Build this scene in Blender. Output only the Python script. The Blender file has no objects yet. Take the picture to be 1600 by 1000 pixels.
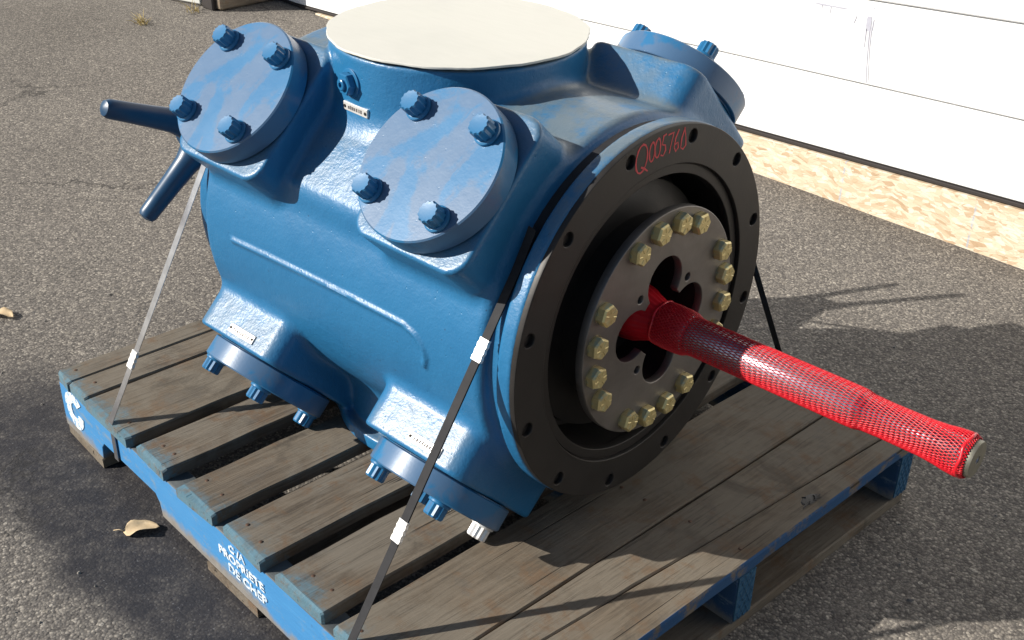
import bpy, bmesh, math, random
import numpy as np
from mathutils import Vector, Matrix, Euler

random.seed(7)
rng = np.random.default_rng(7)
scene = bpy.context.scene
COL = scene.collection
R = math.radians
PI = math.pi

# ------------------------------------------------------------------ camera
cam_d = bpy.data.cameras.new('camera')
cam = bpy.data.objects.new('camera', cam_d)
COL.objects.link(cam)
cam_d.sensor_width = 36.0
cam_d.lens = 1816.06 / 1600 * 36.0
cam_d.clip_end = 300
CYAW, CPITCH, CROLL = 2.3809, 0.5132, 0.0245
d = Vector((math.cos(CYAW) * math.cos(CPITCH), math.sin(CYAW) * math.cos(CPITCH), -math.sin(CPITCH)))
r = Vector((math.sin(CYAW), -math.cos(CYAW), 0))
u = r.cross(d)
r2 = r * math.cos(CROLL) + u * math.sin(CROLL)
u2 = -r * math.sin(CROLL) + u * math.cos(CROLL)
m = Matrix(((r2.x, u2.x, -d.x), (r2.y, u2.y, -d.y), (r2.z, u2.z, -d.z))).to_4x4()
m.translation = Vector((1.9692, -0.6693, 1.3442))
cam.matrix_world = m
scene.camera = cam

# ------------------------------------------------------------------ light
SUN_A, SUN_E = R(54), R(30)          # direction the light travels over the ground, elevation
sd = bpy.data.lights.new('sun', 'SUN')
sd.energy = 5.0
sd.angle = R(0.53)
sd.color = (1.0, 0.945, 0.86)
sun = bpy.data.objects.new('sun', sd)
COL.objects.link(sun)
trav = Vector((math.cos(SUN_A) * math.cos(SUN_E), math.sin(SUN_A) * math.cos(SUN_E), -math.sin(SUN_E)))
sun.rotation_euler = trav.to_track_quat('-Z', 'Y').to_euler()
sun.location = (-4, -5, 6)

world = bpy.data.worlds.new('World')
scene.world = world
world.use_nodes = True
wn = world.node_tree
wn.nodes.clear()
sky = wn.nodes.new('ShaderNodeTexSky')
sky.sky_type = 'NISHITA'
sky.sun_disc = False
sky.sun_elevation = SUN_E
sky.sun_rotation = math.atan2(-trav.x, -trav.y)
sky.altitude = 900
bg = wn.nodes.new('ShaderNodeBackground')
bg.inputs[1].default_value = 0.058
wo = wn.nodes.new('ShaderNodeOutputWorld')
wn.links.new(sky.outputs[0], bg.inputs[0])
wn.links.new(bg.outputs[0], wo.inputs[0])

vs = scene.view_settings
vs.view_transform = 'Standard'
vs.look = 'None'
vs.exposure = 0.5
vs.gamma = 1.0
vs.use_curve_mapping = False

# ------------------------------------------------------------------ material helper
class NT:
    def __init__(s, name):
        s.m = bpy.data.materials.new(name)
        s.m.use_nodes = True
        s.t = s.m.node_tree
        s.t.nodes.clear()
        s.out = s.n('ShaderNodeOutputMaterial')
        s.b = s.n('ShaderNodeBsdfPrincipled')
        s.l(s.b.outputs[0], s.out.inputs[0])
        s.co = s.n('ShaderNodeTexCoord').outputs['Object']
    def n(s, t, **k):
        x = s.t.nodes.new(t)
        for a, b in k.items():
            setattr(x, a, b)
        return x
    def l(s, a, b):
        s.t.links.new(a, b)
    def put(s, sock, v):
        if hasattr(v, 'is_output') or isinstance(v, bpy.types.NodeSocket):
            s.l(v, sock)
        else:
            if isinstance(v, tuple) and len(v) == 3 and sock.type == 'RGBA':
                v = (*v, 1)
            sock.default_value = v
    def set(s, **k):
        names = dict(color='Base Color', rough='Roughness', metal='Metallic', normal='Normal', coat='Coat Weight',
                     coatr='Coat Roughness', spec='Specular IOR Level', sheen='Sheen Weight', trans='Transmission Weight')
        for a, v in k.items():
            s.put(s.b.inputs[names[a]], v)
        return s
    def scale(s, v, sc, loc=(0, 0, 0)):
        x = s.n('ShaderNodeMapping')
        s.l(v, x.inputs[0])
        x.inputs['Scale'].default_value = sc
        x.inputs['Location'].default_value = loc
        return x.outputs[0]
    def noise(s, sc, det=4, rough=.55, dist=0, co=None, col=False):
        x = s.n('ShaderNodeTexNoise')
        s.l(co if co is not None else s.co, x.inputs['Vector'])
        x.inputs['Scale'].default_value = sc
        x.inputs['Detail'].default_value = det
        x.inputs['Roughness'].default_value = rough
        x.inputs['Distortion'].default_value = dist
        return x.outputs[1 if col else 0]
    def voro(s, sc, feat='F1', co=None, out='Distance', rand=1):
        x = s.n('ShaderNodeTexVoronoi', feature=feat)
        s.l(co if co is not None else s.co, x.inputs['Vector'])
        x.inputs['Scale'].default_value = sc
        x.inputs['Randomness'].default_value = rand
        return x.outputs[out]
    def ramp(s, v, pts, interp='LINEAR'):
        x = s.n('ShaderNodeValToRGB')
        s.l(v, x.inputs[0])
        cr = x.color_ramp
        cr.interpolation = interp
        while len(cr.elements) < len(pts):
            cr.elements.new(.5)
        for e, (p, c) in zip(cr.elements, pts):
            e.position = p
            e.color = (*c, 1) if isinstance(c, tuple) else (c, c, c, 1)
        return x.outputs[0]
    def mix(s, f, a, b, mode='MIX'):
        x = s.n('ShaderNodeMix', data_type='RGBA', blend_type=mode)
        s.put(x.inputs[0], f)
        s.put(x.inputs[6], a)
        s.put(x.inputs[7], b)
        return x.outputs[2]
    def math(s, op, a, b=0.0, c=0.0, clamp=False):
        x = s.n('ShaderNodeMath', operation=op, use_clamp=clamp)
        s.put(x.inputs[0], a)
        s.put(x.inputs[1], b)
        s.put(x.inputs[2], c)
        return x.outputs[0]
    def xyz(s, v=None):
        x = s.n('ShaderNodeSeparateXYZ')
        s.l(v if v is not None else s.co, x.inputs[0])
        return x.outputs
    def step(s, v, a, b):
        x = s.n('ShaderNodeMapRange', interpolation_type='SMOOTHSTEP')
        s.put(x.inputs[0], v)
        s.put(x.inputs[1], a)
        s.put(x.inputs[2], b)
        x.inputs[3].default_value = 0
        x.inputs[4].default_value = 1
        return x.outputs[0]
    def bump(s, h, strength=.3, dist=.002, nrm=None):
        x = s.n('ShaderNodeBump')
        x.inputs['Strength'].default_value = strength
        x.inputs['Distance'].default_value = dist
        s.l(h, x.inputs['Height'])
        if nrm is not None:
            s.l(nrm, x.inputs['Normal'])
        return x.outputs[0]

def rand_id(t):
    return t.n('ShaderNodeObjectInfo').outputs['Random']

# -- asphalt
t = NT('asphalt')
n_big = t.noise(0.9, 5, .6)
warp = t.n('ShaderNodeVectorMath', operation='ADD')
wsc = t.n('ShaderNodeVectorMath', operation='SCALE')
t.l(t.noise(60, 2, .5, col=True), wsc.inputs[0])
wsc.inputs['Scale'].default_value = .006
t.l(t.co, warp.inputs[0]); t.l(wsc.outputs[0], warp.inputs[1])
vco = warp.outputs[0]
stone_c = t.voro(205, co=vco, out='Color')
stone_d = t.voro(205, co=vco)
big_d = t.voro(70, co=vco)
big_c = t.voro(70, co=vco, out='Color')
sc1 = t.xyz(stone_c)[0]
sc2 = t.xyz(stone_c)[1]
bc1 = t.xyz(big_c)[1]
col = t.ramp(sc1, [(0, (.100, .091, .083)), (.35, (.160, .145, .130)), (.6, (.195, .177, .156)), (.8, (.236, .212, .184)), (1, (.37, .335, .285))])
fine = t.noise(420, 3, .6)
col = t.mix(.55, col, t.ramp(fine, [(.3, .35), (.5, .5), (.72, .72)]), 'OVERLAY')
bigmask = t.math('MULTIPLY', t.step(big_d, .42, .30), t.step(bc1, .74, .80))
col = t.mix(bigmask, col, t.ramp(t.xyz(big_c)[2], [(0, (.10, .095, .09)), (.5, (.27, .24, .20)), (1, (.46, .42, .36))]))
crev = t.step(stone_d, .38, .72)
col = t.mix(t.math('MULTIPLY', crev, .42), col, (.045, .041, .038))
pits = t.step(t.noise(70, 3, .6), .66, .73)
col = t.mix(t.math('MULTIPLY', pits, .8), col, (.022, .021, .021))
col = t.mix(1.0, col, t.ramp(n_big, [(.3, .80), (.7, 1.12)]), 'MULTIPLY')
# tar / oil stained strip beside the pallet
sx = t.xyz()
wob = t.math('MULTIPLY', t.math('SUBTRACT', t.noise(3.2, 5, .65), .5), .19)
yy = t.math('ADD', sx[1], wob)
st = t.math('MULTIPLY', t.step(yy, -.225, -.135), t.step(yy, .16, .03))
st = t.math('MULTIPLY', st, t.step(sx[0], -.42, -.1))
st = t.math('MULTIPLY', st, t.step(sx[0], 1.5, 1.0))
stn = t.ramp(t.noise(16, 5, .68), [(.44, 1.0), (.74, .62)])
stm = t.math('MULTIPLY', st, stn)
col = t.mix(t.math('MULTIPLY', stm, .92), col, (.024, .024, .029))
# greyish dust specks in the stain and faint cracks
dust = t.math('MULTIPLY', t.step(t.noise(150, 4, .7), .60, .70), st)
col = t.mix(t.math('MULTIPLY', dust, .5), col, (.25, .25, .26))
crk = t.voro(1.1, 'DISTANCE_TO_EDGE', co=t.n('ShaderNodeVectorMath', operation='ADD').outputs[0])
cadd = crk.node.inputs['Vector'].links[0].from_node
cw = t.n('ShaderNodeVectorMath', operation='SCALE')
t.l(t.noise(5, 5, .6, col=True), cw.inputs[0]); cw.inputs['Scale'].default_value = .35
t.l(t.co, cadd.inputs[0]); t.l(cw.outputs[0], cadd.inputs[1])
crm = t.math('MULTIPLY', t.step(crk, .010, .003), t.step(t.noise(.8, 3), .52, .6))
col = t.mix(t.math('MULTIPLY', crm, .55), col, (.03, .028, .027))
h = t.math('ADD', t.math('MULTIPLY', t.step(stone_d, .75, .1), t.math('ADD', t.math('MULTIPLY', sc2, .7), .3)), t.math('MULTIPLY', t.noise(35, 5, .65), 1.1))
h = t.math('ADD', h, t.math('MULTIPLY', bigmask, .4))
h = t.math('MULTIPLY', t.math('SUBTRACT', h, t.math('MULTIPLY', crm, 1.0)), t.math('SUBTRACT', 1.0, t.math('MULTIPLY', stm, .55)))
t.set(color=col, rough=t.math('SUBTRACT', .93, t.math('MULTIPLY', stm, .32)), normal=t.bump(h, .42, .0026), spec=.2)
M_ASPHALT = t.m

# -- blue machine paint (cast surface)
def blue_paint(name, cast=1.0, dirt=True, milky=0.0):
    t = NT(name)
    base = t.mix(t.noise(9, 4, .6), (.0135, .118, .268), (.022, .158, .330))
    if milky:
        mk = t.noise(9, 3, .5, .9, co=t.scale(t.co, (1.0, .7, 1), (0, 0, 0)))
        mk2 = t.noise(30, 5, .7, 1.2)
        f = t.math('MULTIPLY', t.step(t.math('ADD', mk, t.math('MULTIPLY', mk2, .26)), .545, .625), milky)
        base = t.mix(f, base, (.082, .143, .242))
        scr = t.step(t.noise(60, 3, .5, 2.0, co=t.scale(t.co, (1, .16, 1))), .72, .76)
        base = t.mix(t.math('MULTIPLY', scr, .30), base, (.20, .28, .36))
    nd = t.noise(14, 6, .7)
    if dirt:
        # grey grime settled on faces that look up
        up = t.xyz(t.n('ShaderNodeNewGeometry').outputs['Normal'])[2]
        g = t.math('MULTIPLY', t.step(up, .45, .95), t.step(nd, .30, .56))
        base = t.mix(t.math('MULTIPLY', g, .72), base, (.155, .175, .168))
        chips = t.step(t.voro(31), .055, .03)
        base = t.mix(t.math('MULTIPLY', chips, .7), base, (.02, .05, .10))
    fine = t.noise(210, 3, .6)
    mid = t.noise(38, 5, .62)
    pitm = t.step(t.voro(55), .10, .03)
    hh = t.math('ADD', t.math('MULTIPLY', fine, .5 * cast), t.math('ADD', t.math('MULTIPLY', mid, 1.25 * cast), t.math('MULTIPLY', t.noise(11, 3, .5), 2.2 * cast)))
    hh = t.math('SUBTRACT', hh, t.math('MULTIPLY', pitm, .55 * cast))
    rough = t.math('ADD', .255 + .045 * cast, t.math('MULTIPLY', nd, .16))
    t.set(color=base, rough=rough, normal=t.bump(hh, .42, .0024), coat=.12, coatr=.12, spec=.48)
    return t.m
M_BLUE = blue_paint('blue_cast_paint', 1.0)
M_BLUE_COVER = blue_paint('blue_cover_paint', .18, False, .8)
M_BLUE_SMOOTH = blue_paint('blue_bolt_paint', .10, False)
t = NT('navy_handle_paint')
t.set(color=t.mix(t.noise(20, 4), (.008, .045, .105), (.014, .062, .135)), rough=.36)
M_NAVY = t.m

# -- black flange metal
t = NT('black_iron')
sm = t.noise(22, 5, .65)
c = t.mix(sm, (.0150, .0135, .0128), (.038, .0345, .032))
t.set(color=c, rough=t.math('ADD', .36, t.math('MULTIPLY', sm, .28)), metal=.25, normal=t.bump(t.noise(160, 4, .6), .14, .001), spec=.4)
M_BLACK = t.m
t = NT('dark_iron_inside')
t.set(color=(.018, .017, .018), rough=.55, metal=.3, normal=t.bump(t.noise(120, 3), .2, .001))
M_DARK = t.m
# -- coupling plate: oiled grey steel
t = NT('grey_steel_plate')
sm = t.noise(13, 6, .68)
br = t.noise(40, 3, .5, 0, co=t.scale(t.co, (1, .2, 2)))
c = t.mix(sm, (.10, .092, .085), (.27, .25, .235))
c = t.mix(t.step(t.noise(7, 5, .7), .58, .72), c, (.14, .115, .095))
t.set(color=c, rough=t.math('ADD', .36, t.math('MULTIPLY', br, .22)), metal=.72, normal=t.bump(t.noise(260, 3), .10, .0006))
M_PLATE = t.m
t = NT('zinc_yellow')
c = t.mix(t.noise(90, 4, .6), (.52, .41, .17), (.86, .75, .40))
c = t.mix(t.step(t.noise(55, 3, .6), .58, .68), c, (.52, .58, .42))
t.set(color=c, rough=.34, metal=.6, normal=t.bump(t.noise(300, 2), .12, .0006))
M_ZINC = t.m
t = NT('shaft_steel')
t.set(color=t.mix(t.noise(18, 4), (.33, .335, .40), (.54, .55, .61)), rough=.30, metal=.8, normal=t.bump(t.noise(150, 3), .10, .0006))
M_SHAFT = t.m
t = NT('shaft_end_steel')
t.set(color=t.mix(t.noise(80, 4), (.13, .125, .10), (.28, .27, .22)), rough=.5, metal=.7)
M_SHAFTEND = t.m
t = NT('red_netting')
t.set(color=t.mix(t.noise(30, 3), (.52, .006, .016), (.68, .016, .028)), rough=.33, spec=.55)
t.b.inputs['Subsurface Weight'].default_value = .12
t.b.inputs['Subsurface Radius'].default_value = (.003, .0006, .0006)
M_RED = t.m
t = NT('red_marker')
t.set(color=(.55, .06, .07), rough=.7)
M_MARK = t.m

# -- cap: cream plywood
t = NT('cream_plywood')
g = t.noise(16, 5, .6, .4, co=t.scale(t.co, (1, 7, 1)))
g2 = t.noise(4, 4, .6)
c = t.mix(g, (.61, .60, .54), (.67, .66, .60))
c = t.mix(t.math('MULTIPLY', t.step(g2, .45, .7), .35), c, (.55, .55, .50))
mark = t.math('MULTIPLY', t.step(t.noise(26, 4, .7), .72, .77), .5)
c = t.mix(mark, c, (.34, .31, .25))
t.set(color=c, rough=.75, normal=t.bump(g, .15, .001))
M_CAP = t.m

# -- weathered pallet wood; grain along local Y (grain_x: along X)
def wood(name, axis, dark=1.0, paint_edge=False):
    t = NT(name)
    ri = rand_id(t)
    off = t.n('ShaderNodeCombineXYZ')
    t.l(t.math('MULTIPLY', ri, 37.0), off.inputs[0]); t.l(t.math('MULTIPLY', ri, 91.0), off.inputs[1])
    ad = t.n('ShaderNodeVectorMath', operation='ADD')
    t.l(t.co, ad.inputs[0]); t.l(off.outputs[0], ad.inputs[1])
    co = ad.outputs[0]
    s = (14, 1, 14) if axis == 'Y' else (1, 14, 14)
    g1 = t.noise(6.0, 6, .66, .9, co=t.scale(co, s))
    s2 = (60, 2.5, 60) if axis == 'Y' else (2.5, 60, 60)
    g2 = t.noise(4.0, 4, .6, .2, co=t.scale(co, s2))
    blot = t.noise(6.0, 6, .68, .5, co=co)
    blot2 = t.noise(17.0, 5, .7, co=co)
    D = dark
    c = t.mix(t.step(g1, .3, .72), (.098 * D, .076 * D, .056 * D), (.205 * D, .166 * D, .124 * D))
    c = t.mix(t.math('MULTIPLY', t.step(blot, .38, .60), .75), c, (.205 * D, .180 * D, .145 * D))
    c = t.mix(t.math('MULTIPLY', t.step(t.noise(4.5, 6, .7, .8, co=co), .55, .68), .75), c, (.070 * D, .060 * D, .050 * D))
    c = t.mix(t.math('MULTIPLY', t.step(blot2, .52, .68), .7), c, (.165 * D, .098 * D, .055 * D))
    c = t.mix(t.math('MULTIPLY', t.step(t.noise(8, 6, .72, .3, co=co), .54, .66), .55), c, (.130 * D, .118 * D, .104 * D))
    c = t.mix(t.math('MULTIPLY', t.step(t.noise(3.1, 5, .7, .6, co=co), .58, .66), .55), c, (.060 * D, .054 * D, .048 * D))
    c = t.mix(t.math('MULTIPLY', t.step(g2, .52, .70), .55), c, (.050 * D, .042 * D, .035 * D))
    c = t.mix(t.math('MULTIPLY', ri, .25), c, (.19 * D, .155 * D, .11 * D))
    # cross saw marks
    s3 = (9, 150, 9) if axis == 'Y' else (150, 9, 9)
    saw = t.noise(1.0, 3, .5, .5, co=t.scale(co, s3))
    c = t.mix(t.math('MULTIPLY', t.step(saw, .55, .8), .10), c, (.30 * D, .26 * D, .205 * D))
    s4 = (34, .55, 34) if axis == 'Y' else (.55, 34, 34)
    spl = t.step(t.noise(1.6, 3, .55, .35, co=t.scale(co, s4)), .655, .685)
    c = t.mix(t.math('MULTIPLY', spl, .85), c, (.022, .018, .014))
    if paint_edge:
        y = t.xyz()[1]
        pb = t.math('ADD', y, t.math('MULTIPLY', t.math('SUBTRACT', t.noise(26, 5, .7), .5), .14))
        pm = t.math('MULTIPLY', t.step(pb, .045, -.012), .62)
        pe = t.math('MULTIPLY', t.step(y, .010, .004), t.step(t.noise(38, 5, .7), .70, .46))
        edge = t.math('MAXIMUM', t.math('MULTIPLY', pm, t.step(t.noise(44, 5, .7), .62, .42)), t.math('MULTIPLY', pe, .75))
        c = t.mix(edge, c, t.mix(t.noise(30, 4), (.07, .165, .215), (.095, .235, .33)))
        x = t.xyz()[0]
        pr = t.math('MULTIPLY', t.step(x, 1.2185, 1.2205), t.step(t.noise(17, 5, .7), .64, .5))
        c = t.mix(pr, c, (.024, .075, .175))
    hh = t.math('ADD', t.math('MULTIPLY', g1, 1.0), t.math('MULTIPLY', g2, .8))
    hh = t.math('SUBTRACT', t.math('ADD', hh, t.math('MULTIPLY', saw, .12)), t.math('MULTIPLY', spl, 1.6))
    t.set(color=c, rough=.86, normal=t.bump(hh, .55, .0022), spec=.25)
    return t.m
M_DECK = wood('weathered_deck_wood', 'Y', .86, True)
M_BOTTOM = wood('worn_bottom_wood', 'Y', .9)
M_TIMBER = wood('brown_timber', 'Y', 1.2)

# -- pallet side paint: bright on the outer side, shade put into the other stringers' colour
def side_paint(name, ca, cb):
    t = NT(name)
    n1 = t.noise(7, 6, .66, .4, co=t.scale(t.co, (1, 1, 3)))
    n2 = t.noise(45, 5, .7)
    c = t.mix(n1, ca, cb)
    wear = t.step(t.math('ADD', t.math('MULTIPLY', t.noise(13, 6, .72, .5, co=t.scale(t.co, (1, 1, 2.4))), .75), t.math('MULTIPLY', n2, .25)), .53, .62)
    z = t.xyz()[2]
    low = t.step(t.math('ADD', z, t.math('MULTIPLY', t.math('SUBTRACT', t.noise(11, 5, .7), .5), .075)), .052, .028)
    c = t.mix(t.math('MULTIPLY', wear, .65), c, (.17, .24, .30))
    scf = t.step(t.noise(9, 6, .75, 1.0, co=t.scale(t.co, (1, 1, 5))), .60, .68)
    c = t.mix(t.math('MULTIPLY', scf, .6), c, (.26, .24, .21))
    c = t.mix(low, c, t.mix(n2, (.13, .115, .10), (.30, .29, .27)))
    c = t.mix(t.math('MULTIPLY', t.step(n2, .66, .74), .6), c, (.05, .08, .11))
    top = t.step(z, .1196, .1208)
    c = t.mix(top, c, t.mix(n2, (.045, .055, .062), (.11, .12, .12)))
    t.set(color=c, rough=.62, normal=t.bump(t.math('ADD', t.noise(5, 5, .65, .5, co=t.scale(t.co, (2, 30, 40))), t.math('MULTIPLY', n2, .5)), .45, .0018))
    return t.m
M_STRINGER = side_paint('blue_pallet_paint', (.030, .180, .420), (.062, .255, .510))
M_STRINGER_SHADED = side_paint('shaded_blue_pallet_paint', (.012, .055, .140), (.026, .090, .190))
t = NT('pallet_lettering_white')
fl = t.step(t.noise(110, 5, .7), .61, .51)
t.set(color=t.mix(fl, (.07, .24, .46), (.66, .72, .75)), rough=.7)
M_LETTER = t.m
t = NT('nail_rust')
t.set(color=t.mix(t.noise(200), (.05, .028, .018), (.15, .085, .055)), rough=.7, metal=.4)
M_NAIL = t.m
t = NT('nail_plate_blue')
ck = t.n('ShaderNodeTexChecker')
t.l(t.co, ck.inputs[0]); ck.inputs['Scale'].default_value = 100
t.set(color=t.mix(t.noise(60, 4, .7), (.022, .085, .17), (.060, .17, .28)), rough=.45, metal=.3)
M_NPLATE = t.m

# -- straps
t = NT('black_steel_strap')
s = t.noise(40, 5, .7)
t.set(color=t.mix(s, (.014, .014, .016), (.042, .042, .045)), rough=.62, spec=.12, metal=.0, normal=t.bump(s, .2, .0008))
M_STRAP = t.m
t = NT('grey_steel_strap')
s = t.noise(26, 5, .7)
t.set(color=t.mix(s, (.10, .10, .11), (.50, .50, .52)), rough=.30, metal=.8, normal=t.bump(s, .2, .0008))
M_STRAP2 = t.m
t = NT('strap_seal')
t.set(color=(.80, .79, .77), rough=.38, metal=.45)
M_SEAL = t.m
t = NT('aluminium_plate')
t.set(color=t.mix(t.noise(120, 3), (.62, .60, .56), (.80, .78, .74)), rough=.42, metal=.35)
M_TAG = t.m
t = NT('tag_imprint')
t.set(color=(.10, .09, .09), rough=.6)
M_TAGINK = t.m

# -- garage door
t = NT('white_door_paint')
c = t.mix(t.noise(3, 5, .6), (.84, .84, .835), (.87, .87, .87))
sc = t.math('MULTIPLY', t.step(t.noise(20, 5, .75, 1.5, co=t.scale(t.co, (1, 1, 4))), .70, .78), .10)
c = t.mix(sc, c, (.62, .62, .64))
t.set(color=c, rough=.5, normal=t.bump(t.noise(90, 3), .05, .001))
M_DOOR = t.m
t = NT('door_scuff')
t.set(color=t.mix(t.noise(70, 4, .7), (.30, .30, .37), (.56, .56, .62)), rough=.7)
M_SCUFF = t.m
t = NT('rubber_seal')
t.set(color=(.030, .024, .022), rough=.8)
M_RUBBER = t.m
t = NT('house_siding')
t.set(color=(.55, .53, .48), rough=.7)
M_SIDING = t.m
# -- OSB
def osb():
    t = NT('strand_board')
    layers = []
    c = t.mix(t.noise(8, 4, .6), (.62, .50, .35), (.72, .61, .47))
    for i, (rot, sc) in enumerate(((.3, (22, 75, 75)), (1.5, (34, 90, 90)), (-.6, (30, 95, 90)), (2.3, (40, 125, 120)))):
        mp = t.n('ShaderNodeMapping')
        wv = t.n('ShaderNodeVectorMath', operation='ADD')
        ws = t.n('ShaderNodeVectorMath', operation='SCALE')
        t.l(t.noise(9, 2, .5, col=True), ws.inputs[0]); ws.inputs['Scale'].default_value = .06
        t.l(t.co, wv.inputs[0]); t.l(ws.outputs[0], wv.inputs[1])
        t.l(wv.outputs[0], mp.inputs[0])
        mp.inputs['Rotation'].default_value = (0, rot, 0)
        mp.inputs['Scale'].default_value = (sc[0], 1, sc[1])
        mp.inputs['Location'].default_value = (i * 3.1, 0, i * 1.7)
        vc = t.voro(1.0, co=mp.outputs[0], out='Color')
        vd = t.voro(1.0, 'DISTANCE_TO_EDGE', co=mp.outputs[0])
        s = t.xyz(vc)
        tone = t.ramp(s[1], [(0, (.44, .30, .18)), (.25, (.60, .47, .32)), (.6, (.69, .58, .44)), (1, (.77, .69, .56))])
        f = t.math('MULTIPLY', t.step(s[0], .5, .56), .9)
        c = t.mix(f, c, tone)
        layers.append(t.math('MULTIPLY', s[2], f))
        c = t.mix(t.math('MULTIPLY', t.math('MULTIPLY', t.step(vd, .07, .0), f), .40), c, (.42, .29, .17))
    grain = t.noise(60, 4, .65, 1.0, co=t.scale(t.co, (.4, 1, 1.6)))
    c = t.mix(t.math('MULTIPLY', t.step(grain, .55, .7), .4), c, (.52, .36, .21))
    hsum = layers[0]
    for x in layers[1:]:
        hsum = t.math('ADD', hsum, x)
    x = t.xyz()[0]
    ln = t.math('PINGPONG', t.math('ADD', x, .045), .2)
    c = t.mix(t.math('MULTIPLY', t.step(ln, .0045, .001), t.math('MULTIPLY', t.step(t.noise(50, 3), .42, .55), .6)), c, (.30, .40, .52))
    t.set(color=c, rough=.72, normal=t.bump(hsum, .5, .002))
    return t.m
M_OSB = osb()
t = NT('dead_leaf')
vn = t.noise(60, 5, .7)
t.set(color=t.mix(vn, (.42, .29, .15), (.68, .54, .35)), rough=.7, normal=t.bump(vn, .4, .002))
M_LEAF = t.m
t = NT('dry_weed')
t.set(color=t.mix(t.noise(30), (.30, .22, .08), (.50, .40, .18)), rough=.8)
M_WEED = t.m
t = NT('pale_board')
t.set(color=t.mix(t.noise(9, 5, .7), (.55, .55, .50), (.72, .72, .68)), rough=.7, normal=t.bump(t.noise(40, 4), .2, .002))
M_PALE = t.m
t = NT('strap_dust')
M_HOLE = M_DARK

# ------------------------------------------------------------------ mesh helpers
def mesh_obj(name, verts, faces, mat, parent=None, smooth=None, loc=None):
    me = bpy.data.meshes.new(name)
    me.from_pydata([tuple(v) for v in verts], [], [tuple(f) for f in faces])
    me.update()
    return link(name, me, mat, parent, smooth)

def link(name, me, mat, parent=None, smooth=None):
    if mat is not None and len(me.materials) == 0:
        me.materials.append(mat)
    if smooth is not None:
        me.polygons.foreach_set('use_smooth', [True] * len(me.polygons))
        me.set_sharp_from_angle(angle=R(smooth))
    o = bpy.data.objects.new(name, me)
    COL.objects.link(o)
    if parent is not None:
        o.parent = parent
    return o

def bm_obj(name, bm, mat, parent=None, smooth=None):
    bmesh.ops.recalc_face_normals(bm, faces=bm.faces)
    me = bpy.data.meshes.new(name)
    bm.to_mesh(me)
    bm.free()
    return link(name, me, mat, parent, smooth)

def tag(o, label=None, cat=None, group=None, kind=None):
    if label: o['label'] = label
    if cat: o['category'] = cat
    if group: o['group'] = group
    if kind: o['kind'] = kind
    return o

def empty(name, loc=(0, 0, 0), rz=0):
    o = bpy.data.objects.new(name, None)
    o.empty_display_size = .1
    COL.objects.link(o)
    o.location = loc
    o.rotation_euler = (0, 0, rz)
    return o

def lathe_bm(bm, prof, seg=48, mat=Matrix(), close=True):
    """profile [(radius, height)] about local Z"""
    rings = []
    for rr, h in prof:
        if rr < 1e-6:
            rings.append([bm.verts.new(mat @ Vector((0, 0, h)))])
        else:
            rings.append([bm.verts.new(mat @ Vector((rr * math.cos(2 * PI * i / seg), rr * math.sin(2 * PI * i / seg), h))) for i in range(seg)])
    for a, b in zip(rings[:-1], rings[1:]):
        for i in range(seg):
            j = (i + 1) % seg
            if len(a) == 1 and len(b) == 1: continue
            if len(a) == 1: bm.faces.new((a[0], b[i], b[j]))
            elif len(b) == 1: bm.faces.new((a[i], a[j], b[0]))
            else: bm.faces.new((a[i], a[j], b[j], b[i]))
    return bm

def box_bm(bm, x0, x1, y0, y1, z0, z1, mat=Matrix(), bev=0.0, seg=1):
    b2 = bmesh.new()
    bmesh.ops.create_cube(b2, size=1)
    for v in b2.verts:
        v.co = Vector(((x0 + x1) / 2 + v.co.x * (x1 - x0), (y0 + y1) / 2 + v.co.y * (y1 - y0), (z0 + z1) / 2 + v.co.z * (z1 - z0)))
    if bev > 0:
        bmesh.ops.bevel(b2, geom=b2.edges[:], offset=bev, segments=seg, affect='EDGES', profile=.5)
    vm = {v: bm.verts.new(mat @ v.co) for v in b2.verts}
    for f in b2.faces:
        bm.faces.new([vm[v] for v in f.verts])
    b2.free()
    return bm

def shape_mesh(name, outlines, thick, bevel=0.0, bres=1):
    """filled 2-D outlines (holes included) extruded to z in [-thick/2, thick/2]"""
    cu = bpy.data.curves.new(name, 'CURVE')
    cu.dimensions = '2D'
    cu.fill_mode = 'BOTH'
    cu.extrude = max(thick / 2 - bevel, 0)
    cu.bevel_depth = bevel
    cu.bevel_resolution = bres
    if bevel: cu.offset = -bevel
    for pts in outlines:
        sp = cu.splines.new('POLY')
        sp.points.add(len(pts) - 1)
        for p, q in zip(sp.points, pts):
            p.co = (q[0], q[1], 0, 1)
        sp.use_cyclic_u = True
    o = bpy.data.objects.new(name, cu)
    COL.objects.link(o)
    dg = bpy.context.evaluated_depsgraph_get()
    me = bpy.data.meshes.new_from_object(o.evaluated_get(dg))
    me.name = name
    bpy.data.objects.remove(o)
    return me

def circ(cx, cy, rr, n=32):
    return [(cx + rr * math.cos(2 * PI * i / n), cy + rr * math.sin(2 * PI * i / n)) for i in range(n)]

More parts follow.
